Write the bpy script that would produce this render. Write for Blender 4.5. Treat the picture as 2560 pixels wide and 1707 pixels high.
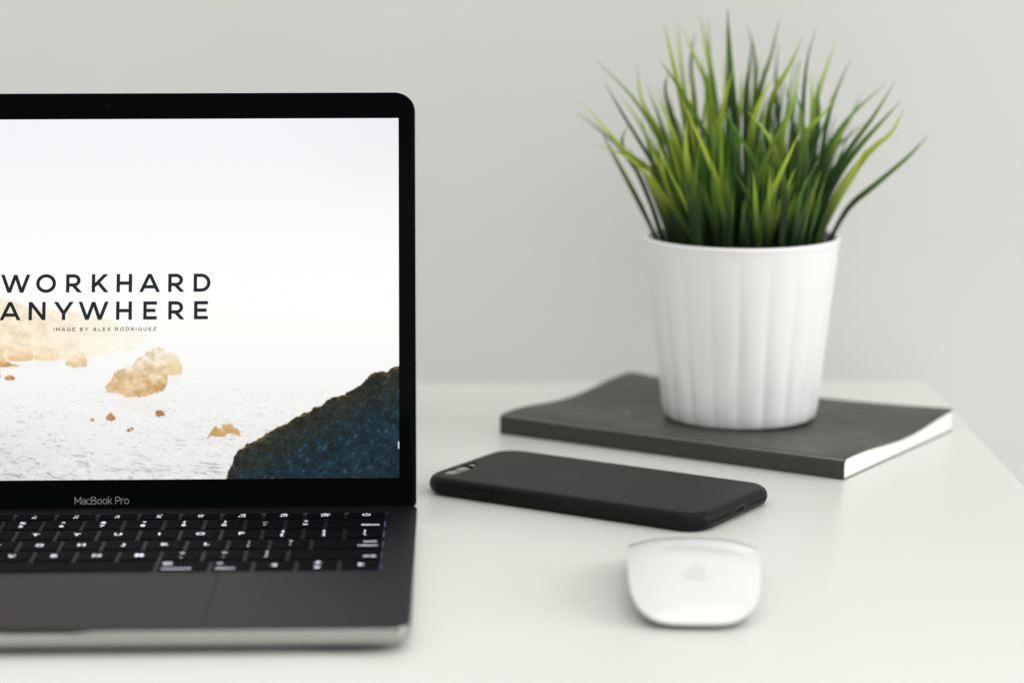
import bpy, math, random
import numpy as np
from mathutils import Matrix, Vector
from mathutils.geometry import tessellate_polygon

for o in list(bpy.data.objects):
    bpy.data.objects.remove(o, do_unlink=True)
S = bpy.context.scene
C = S.collection
R = math.radians

# ------------------------------------------------------------------ camera
cam_d = bpy.data.cameras.new('camera')
cam_d.sensor_width = 36.0
cam_d.lens = 89.3
cam_d.clip_start = 0.02
cam_d.clip_end = 50.0
cam_d.dof.use_dof = True
cam_d.dof.focus_distance = 1.245
cam_d.dof.aperture_fstop = 4.4
cam_d.dof.aperture_blades = 0
cam = bpy.data.objects.new('camera', cam_d)
C.objects.link(cam)
PITCH, ROLL = 0.1786, -0.0017
fw = Vector((0, math.cos(PITCH), -math.sin(PITCH)))
up0 = Vector((0, math.sin(PITCH), math.cos(PITCH)))
rt = Vector((1, 0, 0)) * math.cos(ROLL) + up0 * math.sin(ROLL)
up = -Vector((1, 0, 0)) * math.sin(ROLL) + up0 * math.cos(ROLL)
M = Matrix((rt, up, -fw)).transposed().to_4x4()
M.translation = Vector((0, 0, 0.307))
cam.matrix_world = M
S.camera = cam

# ------------------------------------------------------------------ world and lamps
W = bpy.data.worlds.new('World')
S.world = W
W.use_nodes = True
bg = W.node_tree.nodes['Background']
bg.inputs[0].default_value = (1.0, 1.0, 0.99, 1)
bg.inputs[1].default_value = 0.74

def area(name, loc, target, sx, sy, power, col):
    d = bpy.data.lights.new(name, 'AREA')
    d.shape = 'RECTANGLE'; d.size = sx; d.size_y = sy
    d.energy = power; d.color = col
    o = bpy.data.objects.new(name, d)
    C.objects.link(o)
    o.location = loc
    o.rotation_euler = (Vector(target) - Vector(loc)).to_track_quat('-Z', 'Y').to_euler()
    return o

area('window_light', (3.3, 1.05, 1.35), (0.0, 1.30, 0.05), 1.9, 2.0, 62, (1.0, 1.0, 0.985))
area('overhead_fill', (0.25, 1.05, 2.30), (0.15, 1.35, 0.00), 2.0, 1.0, 12, (1.0, 0.995, 0.965))  # added overhead fill standing for ceiling bounce
area('front_fill', (0.75, -1.90, 1.75), (0.0, 1.60, 0.20), 3.0, 2.2, 25, (1.0, 0.998, 0.98))  # added fill from the camera side for room bounce, not a window

S.view_settings.view_transform = 'Standard'
S.view_settings.look = 'None'
S.view_settings.exposure = 0.0
S.view_settings.gamma = 1.0
S.view_settings.use_curve_mapping = False
S.render.engine = 'CYCLES'
S.cycles.use_denoising = True
S.cycles.max_bounces = 8

# ------------------------------------------------------------------ helpers
MM = 0.001

def mesh(name, verts, faces, sharp=35, smooth=True):
    me = bpy.data.meshes.new(name)
    me.from_pydata([(v[0] * MM, v[1] * MM, v[2] * MM) for v in verts], [], faces)
    me.update()
    if smooth:
        me.shade_smooth()
        if sharp:
            me.set_sharp_from_angle(angle=R(sharp))
    return me

def obj(name, me, mat=None, parent=None, loc=None, rot=None):
    o = bpy.data.objects.new(name, me)
    C.objects.link(o)
    if mat is not None and me is not None and not me.materials:
        me.materials.append(mat)
    if parent is not None:
        o.parent = parent
    if loc is not None:
        o.location = [c * MM for c in loc]
    if rot is not None:
        o.rotation_euler = rot
    return o

def thing(name, label, cat, loc, rotz=0.0, group=None):
    o = bpy.data.objects.new(name, None)
    C.objects.link(o)
    o.empty_display_size = 0.02
    o.location = [c * MM for c in loc]
    o.rotation_euler = (0, 0, rotz)
    o['label'] = label; o['category'] = cat
    if group:
        o['group'] = group
    return o

def rrect(hx, hy, r, n=8, cx=0.0, cy=0.0):
    pts = []
    for k, (sx, sy) in enumerate(((1, 1), (-1, 1), (-1, -1), (1, -1))):
        for i in range(n + 1):
            a = (k + i / n) * math.pi / 2
            pts.append((cx + sx * (hx - r) + r * math.cos(a), cy + sy * (hy - r) + r * math.sin(a)))
    return pts

def rrect_tb(hx, hy, rt_, rb_, n, cx, cy):
    pts = []
    for k, (sx, sy) in enumerate(((1, 1), (-1, 1), (-1, -1), (1, -1))):
        r = rt_ if sy > 0 else rb_
        for i in range(n + 1):
            a = (k + i / n) * math.pi / 2
            pts.append((cx + sx * (hx - r) + r * math.cos(a), cy + sy * (hy - r) + r * math.sin(a)))
    return pts

def loft(loops, cap0=True, cap1=True):
    """loops: lists of 3d points of equal count -> verts, faces"""
    n = len(loops[0]); v = [p for l in loops for p in l]; f = []
    for k in range(len(loops) - 1):
        for i in range(n):
            j = (i + 1) % n
            f.append((k * n + i, k * n + j, (k + 1) * n + j, (k + 1) * n + i))
    if cap0:
        f.append(tuple(range(n - 1, -1, -1)))
    if cap1:
        f.append(tuple((len(loops) - 1) * n + i for i in range(n)))
    return v, f

def plate(outer, holes, z):
    """flat polygon with holes -> verts, faces (facing up)"""
    polys = [[Vector((x, y, 0)) for x, y in outer]] + [[Vector((x, y, 0)) for x, y in h] for h in holes]
    tris = tessellate_polygon(polys)
    v = [(p.x, p.y, z) for l in polys for p in l]
    f = []
    for a, b, c in tris:
        cr = (v[b][0] - v[a][0]) * (v[c][1] - v[a][1]) - (v[b][1] - v[a][1]) * (v[c][0] - v[a][0])
        f.append((a, b, c) if cr > 0 else (a, c, b))
    return v, f

class MB:
    def __init__(self): self.v = []; self.f = []
    def add(self, vf):
        v, f = vf; b = len(self.v)
        self.v += list(v); self.f += [tuple(i + b for i in q) for q in f]
        return self
    def mesh(self, name, **k): return mesh(name, self.v, self.f, **k)

def box(x0, x1, y0, y1, z0, z1, r=1.0, b=0.4, n=4):
    hx, hy = (x1 - x0) / 2, (y1 - y0) / 2; cx, cy = (x0 + x1) / 2, (y0 + y1) / 2
    L = []
    for ins, z in ((b, z0), (0, z0 + b), (0, z1 - b), (b * .3, z1 - b * .3), (b, z1)):
        L.append([(x, y, z) for x, y in rrect(hx - ins, hy - ins, max(r - ins, .05), n, cx, cy)])
    return loft(L)

# ---- materials
def nodes(m):
    m.use_nodes = True
    return m.node_tree.nodes, m.node_tree.links

def mat(name, col, rough=0.5, metal=0.0, spec=0.5, noise=0.0, nscale=60.0, bump=0.0, bscale=400.0, emit=None, estr=0.0, coat=0.0):
    m = bpy.data.materials.new(name)
    n, l = nodes(m)
    p = n['Principled BSDF']
    p.inputs['Base Color'].default_value = (*col, 1)
    p.inputs['Roughness'].default_value = rough
    p.inputs['Metallic'].default_value = metal
    p.inputs['Specular IOR Level'].default_value = spec
    p.inputs['Coat Weight'].default_value = coat
    p.inputs['Coat Roughness'].default_value = 0.08
    tc = n.new('ShaderNodeTexCoord')
    if noise:
        t = n.new('ShaderNodeTexNoise'); t.inputs['Scale'].default_value = nscale; t.inputs['Detail'].default_value = 5
        l.new(tc.outputs['Object'], t.inputs['Vector'])
        r = n.new('ShaderNodeMapRange')
        r.inputs[1].default_value = 0.3; r.inputs[2].default_value = 0.7
        r.inputs[3].default_value = 1 - noise; r.inputs[4].default_value = 1 + noise
        l.new(t.outputs[0], r.inputs[0])
        x = n.new('ShaderNodeVectorMath'); x.operation = 'SCALE'
        x.inputs[0].default_value = col
        l.new(r.outputs[0], x.inputs['Scale'])
        l.new(x.outputs[0], p.inputs['Base Color'])
        q = n.new('ShaderNodeMapRange')
        q.inputs[1].default_value = 0.3; q.inputs[2].default_value = 0.7
        q.inputs[3].default_value = max(rough - .05, .02); q.inputs[4].default_value = rough + .05
        l.new(t.outputs[0], q.inputs[0]); l.new(q.outputs[0], p.inputs['Roughness'])
    if bump:
        t = n.new('ShaderNodeTexNoise'); t.inputs['Scale'].default_value = bscale; t.inputs['Detail'].default_value = 3
        l.new(tc.outputs['Object'], t.inputs['Vector'])
        b = n.new('ShaderNodeBump'); b.inputs['Strength'].default_value = bump; b.inputs['Distance'].default_value = 0.0002
        l.new(t.outputs[0], b.inputs['Height']); l.new(b.outputs[0], p.inputs['Normal'])
    if emit:
        p.inputs['Emission Color'].default_value = (*emit, 1)
        p.inputs['Emission Strength'].default_value = estr
        m.cycles.emission_sampling = 'NONE'
    return m

M_wall = mat('wall_paint', (0.715, 0.718, 0.686), 0.85, spec=0.2, noise=0.012, nscale=9, bump=0.15, bscale=350)
M_desk = mat('desk_lacquer', (0.755, 0.758, 0.722), 0.33, spec=0.45)
M_alu = mat('grey_aluminium', (0.0310, 0.0258, 0.0318), 0.52, metal=1.0)
M_alu_dark = mat('shaded_aluminium', (0.10, 0.097, 0.095), 0.5, metal=1.0)
M_side_lit = mat('lit_side_aluminium', (0.42, 0.412, 0.39), 0.22, metal=1.0, noise=0.02, nscale=300)  # same metal as the deck, paler: reflected light put into the colour
M_edge = mat('polished_aluminium', (0.40, 0.38, 0.38), 0.3, metal=1.0)
M_glass = mat('black_glass', (0.0012, 0.0018, 0.0018), 0.06, spec=0.02)
M_key = mat('key_plastic', (0.0026, 0.0018, 0.0032), 0.65, spec=0.03, noise=0.1, nscale=200)
M_legend = mat('lit_legend', (0.6, 0.6, 0.65), 0.5, emit=(0.86, 0.84, 1.0), estr=1.15)
M_leak = mat('key_backlight', (0.02, 0.02, 0.025), 0.8, spec=0.0, emit=(0.45, 0.52, 1.0), estr=0.22)
M_pad = mat('trackpad_glass', (0.0228, 0.0196, 0.0234), 0.50, metal=1.0)
M_rubber = mat('rubber', (0.02, 0.02, 0.02), 0.7)
M_print = mat('silver_print', (0.17, 0.18, 0.18), 0.4)
M_case = mat('matt_black_case', (0.0085, 0.0092, 0.0088), 0.40, spec=0.10)
M_hole = mat('dark_hole', (0.002, 0.002, 0.002), 0.6, spec=0.1)
M_port = mat('port_rim', (0.06, 0.06, 0.06), 0.3, metal=1.0)
M_steel = mat('steel_rim', (0.16, 0.15, 0.16), 0.22, metal=1.0)
M_lens = mat('lens_glass', (0.05, 0.045, 0.05), 0.12, spec=0.9, coat=1.0)
M_flash = mat('flash_lens', (0.75, 0.70, 0.62), 0.3)
M_logo = mat('embossed_logo', (0.0092, 0.0100, 0.0095), 0.38, spec=0.11)
M_mouse = mat('white_acrylic', (0.755, 0.757, 0.752), 0.16, spec=0.5, coat=0.35, noise=0.004, nscale=40)
M_mouse_alu = mat('mouse_aluminium', (0.50, 0.48, 0.47), 0.4, metal=1.0)
M_mouse_logo = mat('grey_print', (0.675, 0.675, 0.685), 0.25)
M_pot = mat('white_ceramic', (0.89, 0.893, 0.89), 0.22, spec=0.5, coat=0.3, noise=0.006, nscale=50)
M_soil = mat('dark_filler', (0.012, 0.018, 0.010), 0.9, noise=0.4, nscale=300)
M_cover = mat('charcoal_card_cover', (0.042, 0.041, 0.035), 0.42, spec=0.32, noise=0.05, nscale=55, bump=0.25, bscale=1600)
M_text = mat('screen_lettering', (0.002, 0.002, 0.002), 0.3, spec=0.03, emit=(0.016, 0.023, 0.027), estr=1.0)

# page edges: fine sheets as thin lines
M_page = mat('cream_pages', (0.90, 0.90, 0.865), 0.8, spec=0.2)
n, l = nodes(M_page)
tc = n.new('ShaderNodeTexCoord'); mp = n.new('ShaderNodeMapping')
mp.inputs['Scale'].default_value = (25, 25, 5200)
wv = n.new('ShaderNodeTexNoise'); wv.inputs['Scale'].default_value = 1.0; wv.inputs['Detail'].default_value = 2
cr = n.new('ShaderNodeMapRange'); cr.inputs[1].default_value = .3; cr.inputs[2].default_value = .7; cr.inputs[3].default_value = .92; cr.inputs[4].default_value = 1.03
vm = n.new('ShaderNodeVectorMath'); vm.operation = 'SCALE'; vm.inputs[0].default_value = (0.90, 0.90, 0.865)
l.new(tc.outputs['Object'], mp.inputs[0]); l.new(mp.outputs[0], wv.inputs['Vector']); l.new(wv.outputs[0], cr.inputs[0])
l.new(cr.outputs[0], vm.inputs['Scale']); l.new(vm.outputs[0], n['Principled BSDF'].inputs['Base Color'])

# speaker perforation
M_grille = mat('speaker_perforation', (0.0310, 0.0258, 0.0318), 0.52, metal=1.0)
n, l = nodes(M_grille)
tc = n.new('ShaderNodeTexCoord'); vo = n.new('ShaderNodeTexVoronoi'); vo.inputs['Scale'].default_value = 900; vo.inputs['Randomness'].default_value = 0.0
rp = n.new('ShaderNodeMapRange'); rp.inputs[1].default_value = .22; rp.inputs[2].default_value = .34; rp.inputs[3].default_value = .25; rp.inputs[4].default_value = 1.0
vm = n.new('ShaderNodeVectorMath'); vm.operation = 'SCALE'; vm.inputs[0].default_value = (0.0310, 0.0258, 0.0318)
l.new(tc.outputs['Object'], vo.inputs['Vector']); l.new(vo.outputs['Distance'], rp.inputs[0]); l.new(rp.outputs[0], vm.inputs['Scale'])
l.new(vm.outputs[0], n['Principled BSDF'].inputs['Base Color'])

# leaves: plastic blades with paler tips, stem ends darkened further for shade inside the tuft (colour attribute carries each leaf's own tint)
M_leaf = bpy.data.materials.new('plastic_grass')
n, l = nodes(M_leaf)
p = n['Principled BSDF']
at = n.new('ShaderNodeAttribute'); at.attribute_name = 'tint'
l.new(at.outputs['Color'], p.inputs['Base Color'])
p.inputs['Roughness'].default_value = 0.42
p.inputs['Specular IOR Level'].default_value = 0.35
tr = n.new('ShaderNodeBsdfTranslucent'); l.new(at.outputs['Color'], tr.inputs['Color'])
mx = n.new('ShaderNodeMixShader'); mx.inputs[0].default_value = 0.28
l.new(p.outputs[0], mx.inputs[1]); l.new(tr.outputs[0], mx.inputs[2])
l.new(mx.outputs[0], n['Material Output'].inputs['Surface'])

# ------------------------------------------------------------------ setting: wall and desk
DYAW = R(1.2)
# desk: back right corner (257.5, 1562)
dv, df = box(-1250, 0, -780, 0, -32, 0, r=3.0, b=1.2, n=4)
desk = obj('desk', mesh('desk', dv, df), M_desk, loc=(258.5, 1562, 0), rot=(0, 0, DYAW))
desk['label'] = 'white lacquered desk top that everything stands on'
desk['category'] = 'desk'
wv_ = [(-2600, 1597, -900), (3200, 1597, -900), (3200, 1597, 2600), (-2600, 1597, 2600),
       (-2600, 1697, -900), (3200, 1697, -900), (3200, 1697, 2600), (-2600, 1697, 2600)]
wf_ = [(0, 1, 2, 3), (7, 6, 5, 4), (0, 4, 5, 1), (3, 2, 6, 7), (1, 5, 6, 2), (0, 3, 7, 4)]
wall = obj('wall', mesh('wall', wv_, wf_, smooth=False), M_wall)
wall['kind'] = 'structure'

# ------------------------------------------------------------------ text helpers
_tcache = {}
def text_mesh(s, size, bold=0.0):
    """mesh of a string lying in xy, centred on x, baseline at 0; returns verts (mm), faces, width"""
    k = (s, size, bold)
    if k in _tcache:
        return _tcache[k]
    cu = bpy.data.curves.new('t', 'FONT')
    cu.body = s; cu.size = size; cu.offset = bold; cu.resolution_u = 3
    o = bpy.data.objects.new('t', cu); C.objects.link(o)
    dg = bpy.context.evaluated_depsgraph_get()
    me = bpy.data.meshes.new_from_object(o.evaluated_get(dg))
    v = [tuple(p.co) for p in me.vertices]; f = [tuple(q.vertices) for q in me.polygons]
    bpy.data.objects.remove(o, do_unlink=True); bpy.data.curves.remove(cu); bpy.data.meshes.remove(me)
    if not v:
        v, f = [(0, 0, 0), (.1, 0, 0), (0, .1, 0)], [(0, 1, 2)]
    x0 = min(a[0] for a in v); x1 = max(a[0] for a in v)
    v = [(a[0] - (x0 + x1) / 2, a[1], 0) for a in v]
    _tcache[k] = (v, f, x1 - x0)
    return _tcache[k]

def arc(cx, cy, rx, ry, a0, a1, n=18):
    return [(cx + rx * math.cos(R(a0 + (a1 - a0) * i / n)), cy + ry * math.sin(R(a0 + (a1 - a0) * i / n))) for i in range(n + 1)]

# geometric capitals in a unit cap height; (width, strokes); coordinates are stroke centre lines for stroke t
def glyph(ch, t):
    h = t / 2; T = 1 - h
    G = {
        'W': (1.52, [[(.05, 1), (.42, 0)], [(.42, 0), (.76, .985)], [(.76, .985), (1.10, 0)], [(1.10, 0), (1.47, 1)]]),
        'O': (1.08, [arc(.54, .5, .54 - h, .515 - h, 0, 360, 40)]),
        'R': (.86, [[(h, 0), (h, 1)], [(h, T), (.42, T)] + arc(.44, .66, .36 - h * .9, .34 - h, 90, -90, 14) + [(.42, .32 + h), (h, .32 + h)], [(.44, .36), (.78, 0)]]),
        'K': (.90, [[(h, 0), (h, 1)], [(h, .30), (.80, 1)], [(.34, .56), (.84, 0)]]),
        'H': (.86, [[(h, 0), (h, 1)], [(.86 - h, 0), (.86 - h, 1)], [(h, .5), (.86 - h, .5)]]),
        'A': (1.04, [[(.05, 0), (.52, 1)], [(.52, 1), (.99, 0)], [(.21, .29), (.83, .29)]]),
        'D': (.96, [[(h, 0), (h, 1)], [(h, T), (.42, T)] + arc(.42, .5, .53 - h, .5 - h, 90, -90, 20) + [(.42, h), (h, h)]]),
        'N': (.92, [[(h, 0), (h, 1)], [(h, .97), (.92 - h, .03)], [(.92 - h, 0), (.92 - h, 1)]]),
        'Y': (.96, [[(.05, 1), (.48, .36)], [(.48, .36), (.91, 1)], [(.48, 0), (.48, .40)]]),
        'E': (.76, [[(h, 0), (h, 1)], [(h, T), (.76, T)], [(h, .5), (.68, .5)], [(h, h), (.76, h)]]),
        'I': (t, [[(h, 0), (h, 1)]]),
        'M': (1.06, [[(h, 0), (h, 1)], [(h, .97), (.53, .26)], [(.53, .26), (1.06 - h, .97)], [(1.06 - h, 0), (1.06 - h, 1)]]),
        'G': (1.02, [arc(.54, .5, .54 - h, .515 - h, 48, 318, 30) + [(.95, .16), (.95, .48)], [(.95, .48), (.60, .48)]]),
        'B': (.88, [[(h, 0), (h, 1)], [(h, T), (.44, T)] + arc(.46, .755, .30 - h * .6, .245 - h, 90, -90, 10) + [(h, .51 + h * .2)], [(h, .51), (.48, .51)] + arc(.52, .265, .34 - h * .8, .265 - h, 90, -90, 10) + [(h, h)]]),
        'L': (.72, [[(h, 0), (h, 1)], [(h, h), (.72, h)]]),
        'X': (.92, [[(.05, 0), (.87, 1)], [(.05, 1), (.87, 0)]]),
        'U': (.92, [[(h, 1), (h, .42)] + arc(.46, .42, .46 - h, .435 - h, 180, 360, 16) + [(.92 - h, 1)]]),
        'P': (.72, [[(h, 0), (h, 1)], [(h, T), (.40, T)] + arc(.42, .70, .30 - h * .9, .30 - h, 90, -90, 14) + [(.40, .40 + h), (h, .40 + h)]]),
        'a': (.58, [[(.58 - h, 0), (.58 - h, .50)] + arc(.30, .48, .28 - h, .26 - h, 0, 155, 12), [(.58 - h, .44), (.28, .40)] + arc(.27, .21, .27 - h, .22 - h, 95, 270, 12) + [(.40, .05), (.58 - h, .20)]]),
        'c': (.60, [arc(.36, .365, .36 - h, .375 - h, 48, 312, 24)]),
        'o': (.68, [arc(.34, .365, .34 - h, .375 - h, 0, 360, 30)]),
        'k': (.60, [[(h, 0), (h, 1.02)], [(h, .25), (.54, .73)], [(.24, .46), (.58, 0)]]),
        'r': (.40, [[(h, 0), (h, .73)], arc(.40, .42, .40 - h, .31 - h * .4, 175, 88, 8)]),
        'Z': (.84, [[(.04, T), (.80, T)], [(.80, T), (.04, h)], [(.04, h), (.80, h)]]),
    }
    return G[ch]

def stroke_text(mb, ch, x0, x1, y0, cap, t, step):
    """a letter fitted between x0 and x1, each stroke lifted a few microns over the one before"""
    w, strokes = glyph(ch, t)
    sx = (x1 - x0) / w
    z = 0.0
    for s in strokes:
        pts = []
        for a, b in s:
            q_ = (x0 + a * sx, y0 + b * cap)
            if not pts or abs(pts[-1][0] - q_[0]) + abs(pts[-1][1] - q_[1]) > 1e-4 * cap: pts.append(q_)
        closed = len(pts) > 5 and abs(pts[0][0] - pts[-1][0]) + abs(pts[0][1] - pts[-1][1]) < 1e-4
        hw = t * cap / 2
        vs = []
        for i, (x, y) in enumerate(pts):
            if closed:
                a, b = pts[i - 1 if i > 0 else -2], pts[i + 1 if i < len(pts) - 1 else 1]
            else:
                a, b = pts[max(i - 1, 0)], pts[min(i + 1, len(pts) - 1)]
            dx, dy = b[0] - a[0], b[1] - a[1]; L = math.hypot(dx, dy) or 1
            nx, ny = -dy / L, dx / L
            m = hw
            if 0 < i < len(pts) - 1:
                d1 = (x - pts[i - 1][0], y - pts[i - 1][1]); q1 = math.hypot(*d1) or 1
                cs = abs((d1[0] * dx + d1[1] * dy) / (q1 * L)); m = hw / max(cs, .6)
            if ch in 'WAYKXMNRZk' and len(pts) == 2 and abs(dx) > .05 * cap and abs(dy) > .05 * cap:
                # diagonals are cut level at top and foot
                k = hw * L / abs(dy)
                vs += [(x - k, y, z), (x + k, y, z)] if dy < 0 else [(x - k, y, z), (x + k, y, z)]
            else:
                vs += [(x + nx * m, y + ny * m, z), (x - nx * m, y - ny * m, z)]
        fs = []
        for i in range(len(pts) - 1):
            a, b, c, d = 2 * i, 2 * i + 1, 2 * i + 3, 2 * i + 2
            ar = (vs[b][0] - vs[a][0]) * (vs[c][1] - vs[a][1]) - (vs[b][1] - vs[a][1]) * (vs[c][0] - vs[a][0])
            fs.append((a, b, c, d) if ar > 0 else (d, c, b, a))
        mb.add((vs, fs))
        z += step

# ------------------------------------------------------------------ laptop
LAP = thing('laptop', 'open dark grey laptop with a lit coastal picture and backlit black keys', 'laptop', (-197.8, 1191.5, 0), 0.0233)
ZT = 10.6
YR, YF = 6.0, -206.4
CYB, HYB, HXB = (YR + YF) / 2, (YR - YF) / 2, 152.05
WX, WY1, WY0 = 138.6, -12.3, -116.6     # keyboard well
PX, PY1, PY0 = 67.0, -119.6, -202.6     # trackpad

def scoop(x, y):
    if y > YF + 12: return 0.0
    u = max(0.0, 1 - (abs(x) / 21.0) ** 6)
    return u
loops = []
for ins, z in ((14, 1.3), (7, 1.7), (3.2, 2.9), (1.2, 4.4), (0.25, 6.0), (0, 7.2), (0, 10.0), (0.12, 10.35), (0.4, 10.56), (0.75, ZT)):
    lp = []
    for x, y in rrect(HXB - ins, HYB - ins, 11 - min(ins, 6) * .6, 12, 0, CYB):
        lp.append((x, y, z))
    # extra points along the front for the thumb scoop
    out = []
    for i, p0 in enumerate(lp):
        out.append(p0); q0 = lp[(i + 1) % len(lp)]
        if p0[1] < YF + 16 and q0[1] < YF + 16 and q0[0] - p0[0] > 100:
            for k in range(1, 60):
                tt = k / 60; out.append((p0[0] + (q0[0] - p0[0]) * tt, p0[1], z))
    loops.append([(x, y + (0.5 * scoop(x, y) if z > 9.5 else 0), zz - (1.1 * scoop(x, y) if z > 9.5 else 0)) for x, y, zz in out])
# inner ring where the deck is flat again
ring = []
for (x, y, z) in loops[-1]:
    cx = max(-HXB + 5, min(HXB - 5, x)); cy = max(YF + 3.4, min(YR - 5, y))
    ring.append((cx, cy, ZT))
mb = MB(); mb.add(loft(loops + [ring], True, False))
kw = rrect(WX, (WY1 - WY0) / 2, 1.2, 5, 0, (WY1 + WY0) / 2)
tp = rrect(PX + .35, (PY1 - PY0) / 2 + .35, 3.0, 6, 0, (PY1 + PY0) / 2)
rp_ = []
for x, y, z in ring:
    if not rp_ or abs(rp_[-1][0] - x) + abs(rp_[-1][1] - y) > 1e-4: rp_.append((x, y))
if abs(rp_[0][0] - rp_[-1][0]) + abs(rp_[0][1] - rp_[-1][1]) < 1e-4: rp_.pop()
mb.add(plate(rp_, [kw, tp], ZT))
WZ = ZT - 0.55
def wallring(lp, z0, z1):
    n = len(lp); v = [(x, y, z0) for x, y in lp] + [(x, y, z1) for x, y in lp]
    return v, [(i, n + i, n + (i + 1) % n, (i + 1) % n) for i in range(n)]
mb.add(([(x, y, WZ) for x, y in kw], [tuple(range(len(kw)))]))
mb.add(wallring(tp, ZT, ZT - .6)); mb.add(([(x, y, ZT - .6) for x, y in tp], [tuple(range(len(tp)))]))
BASE = obj('base', mb.mesh('base', sharp=32), M_alu, LAP)
BASE.data.materials.append(M_side_lit)
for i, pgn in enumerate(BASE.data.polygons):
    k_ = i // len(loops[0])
    pgn.material_index = 1 if 2 <= k_ <= 7 else 0  # side wall faces take the paler, lit copy of the metal
obj('lit_well_wall', mesh('lit_well_wall', *wallring(kw, ZT, WZ)), M_side_lit, BASE)  # walls of the key well, coloured paler as if catching light
pv = loft([[(x, y, z) for x, y in rrect(PX - i, (PY1 - PY0) / 2 - i, 2.7, 6, 0, (PY1 + PY0) / 2)] for i, z in ((0, ZT - .55), (0, ZT - .16), (.15, ZT - .06), (.4, ZT - .05))])
obj('trackpad', mesh('trackpad', *pv), M_pad, BASE)
for sx in (-1, 1):
    g = [(sx * 145.0 + a * 3.1, y, ZT + .03) for a, y in ((-1, WY0 + 1), (1, WY0 + 1), (1, WY1 - 1), (-1, WY1 - 1))]
    obj('speaker_grille', mesh('speaker_grille', g, [(0, 1, 2, 3)], smooth=False), M_grille, BASE)
for sx in (-1, 1):
    for y in (YF + 26, YR - 26):
        obj('rubber_foot', mesh('rubber_foot', *loft([[(sx * 118 + r * math.cos(a * math.pi / 12), y + r * math.sin(a * math.pi / 12), z) for a in range(24)] for r, z in ((7, 0), (8, .4), (8, 1.6))])), M_rubber, BASE)
# hinge bar
hb = [[(x, -1.4 + 4.2 * math.cos(a * math.pi / 12), 6.6 + 4.2 * math.sin(a * math.pi / 12)) for a in range(24)] for x in (-118, 118)]
obj('hinge', mesh('hinge', *loft(hb)), M_hole, LAP)

# keyboard
U = 19.0
ROWS = []
def row(y, h, items): ROWS.append((y, h, items))
k1 = lambda s: [(c, 1.0) for c in s]
row(-17.6, 8.0, [(c, 14.5 / 14) for c in ('esc', 'F1', 'F2', 'F3', 'F4', 'F5', 'F6', 'F7', 'F8', 'F9', 'F10', 'F11', 'F12', 'power')])
row(-32.2, 16.5, k1('`1234567890-=') + [('delete', 1.5)])
row(-51.0, 16.5, [('tab', 1.5)] + k1('QWERTYUIOP[]\\'))
row(-69.8, 16.5, [('caps lock', 1.75)] + k1("ASDFGHJKL;'") + [('return', 1.75)])
row(-88.6, 16.5, [('shift', 2.25)] + k1('ZXCVBNM,./') + [('shift_r', 2.25)])
row(-107.2, 16.4, [('fn', 1), ('control', 1), ('alt', 1), ('cmd', 1.25), (' ', 5), ('cmd_r', 1.25), ('alt_r', 1), ('left', 1), ('updown', 1), ('right', 1)])
UPPER = dict(zip('`1234567890-=[]\\;\',./', '~!@#$%^&*()_+{}|:"<>?'))
KZ = ZT + 0.30
_kmesh = {}
def key_mesh(w, h):
    k = (round(w, 2), round(h, 2))
    if k not in _kmesh:
        L = [[(x, y, z) for x, y in rrect(w / 2 - i, h / 2 - i, max(1.5 - i, .4), 4)] for i, z in ((.0, WZ + .05 - KZ), (0, -.32), (.12, -.10), (.45, 0))]
        L.append([(x, y, -.05) for x, y in rrect(w / 2 - 3.0, h / 2 - min(3.0, h * .3), .6, 4)])
        _kmesh[k] = mesh('key', *loft(L))
    return _kmesh[k]
FICON = {'F1': '*', 'F2': 'o*', 'F3': '▤', 'F4': '888', 'F5': '∴', 'F6': '∵:', 'F7': '«', 'F8': '»"', 'F9': '»»', 'F10': '◁', 'F11': '◁)', 'F12': '◁))'}
def tri(cx, cy, s, d):
    a = {'l': 180, 'r': 0, 'u': 90, 'd': 270}[d]
    return [(cx + s * math.cos(R(a + k)), cy + s * math.sin(R(a + k)), 0) for k in (0, 120, 240)], [(0, 1, 2)]
def put(mb, s, size, x, y, al='c', bold=0.0, sx=1.0):
    v, f, w = text_mesh(s, size, bold)
    w *= sx
    dx = x if al == 'c' else (x - w / 2 if al == 'r' else x + w / 2)
    mb.add(([(a * sx + dx, b + y, 0) for a, b, c in v], f))
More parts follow.
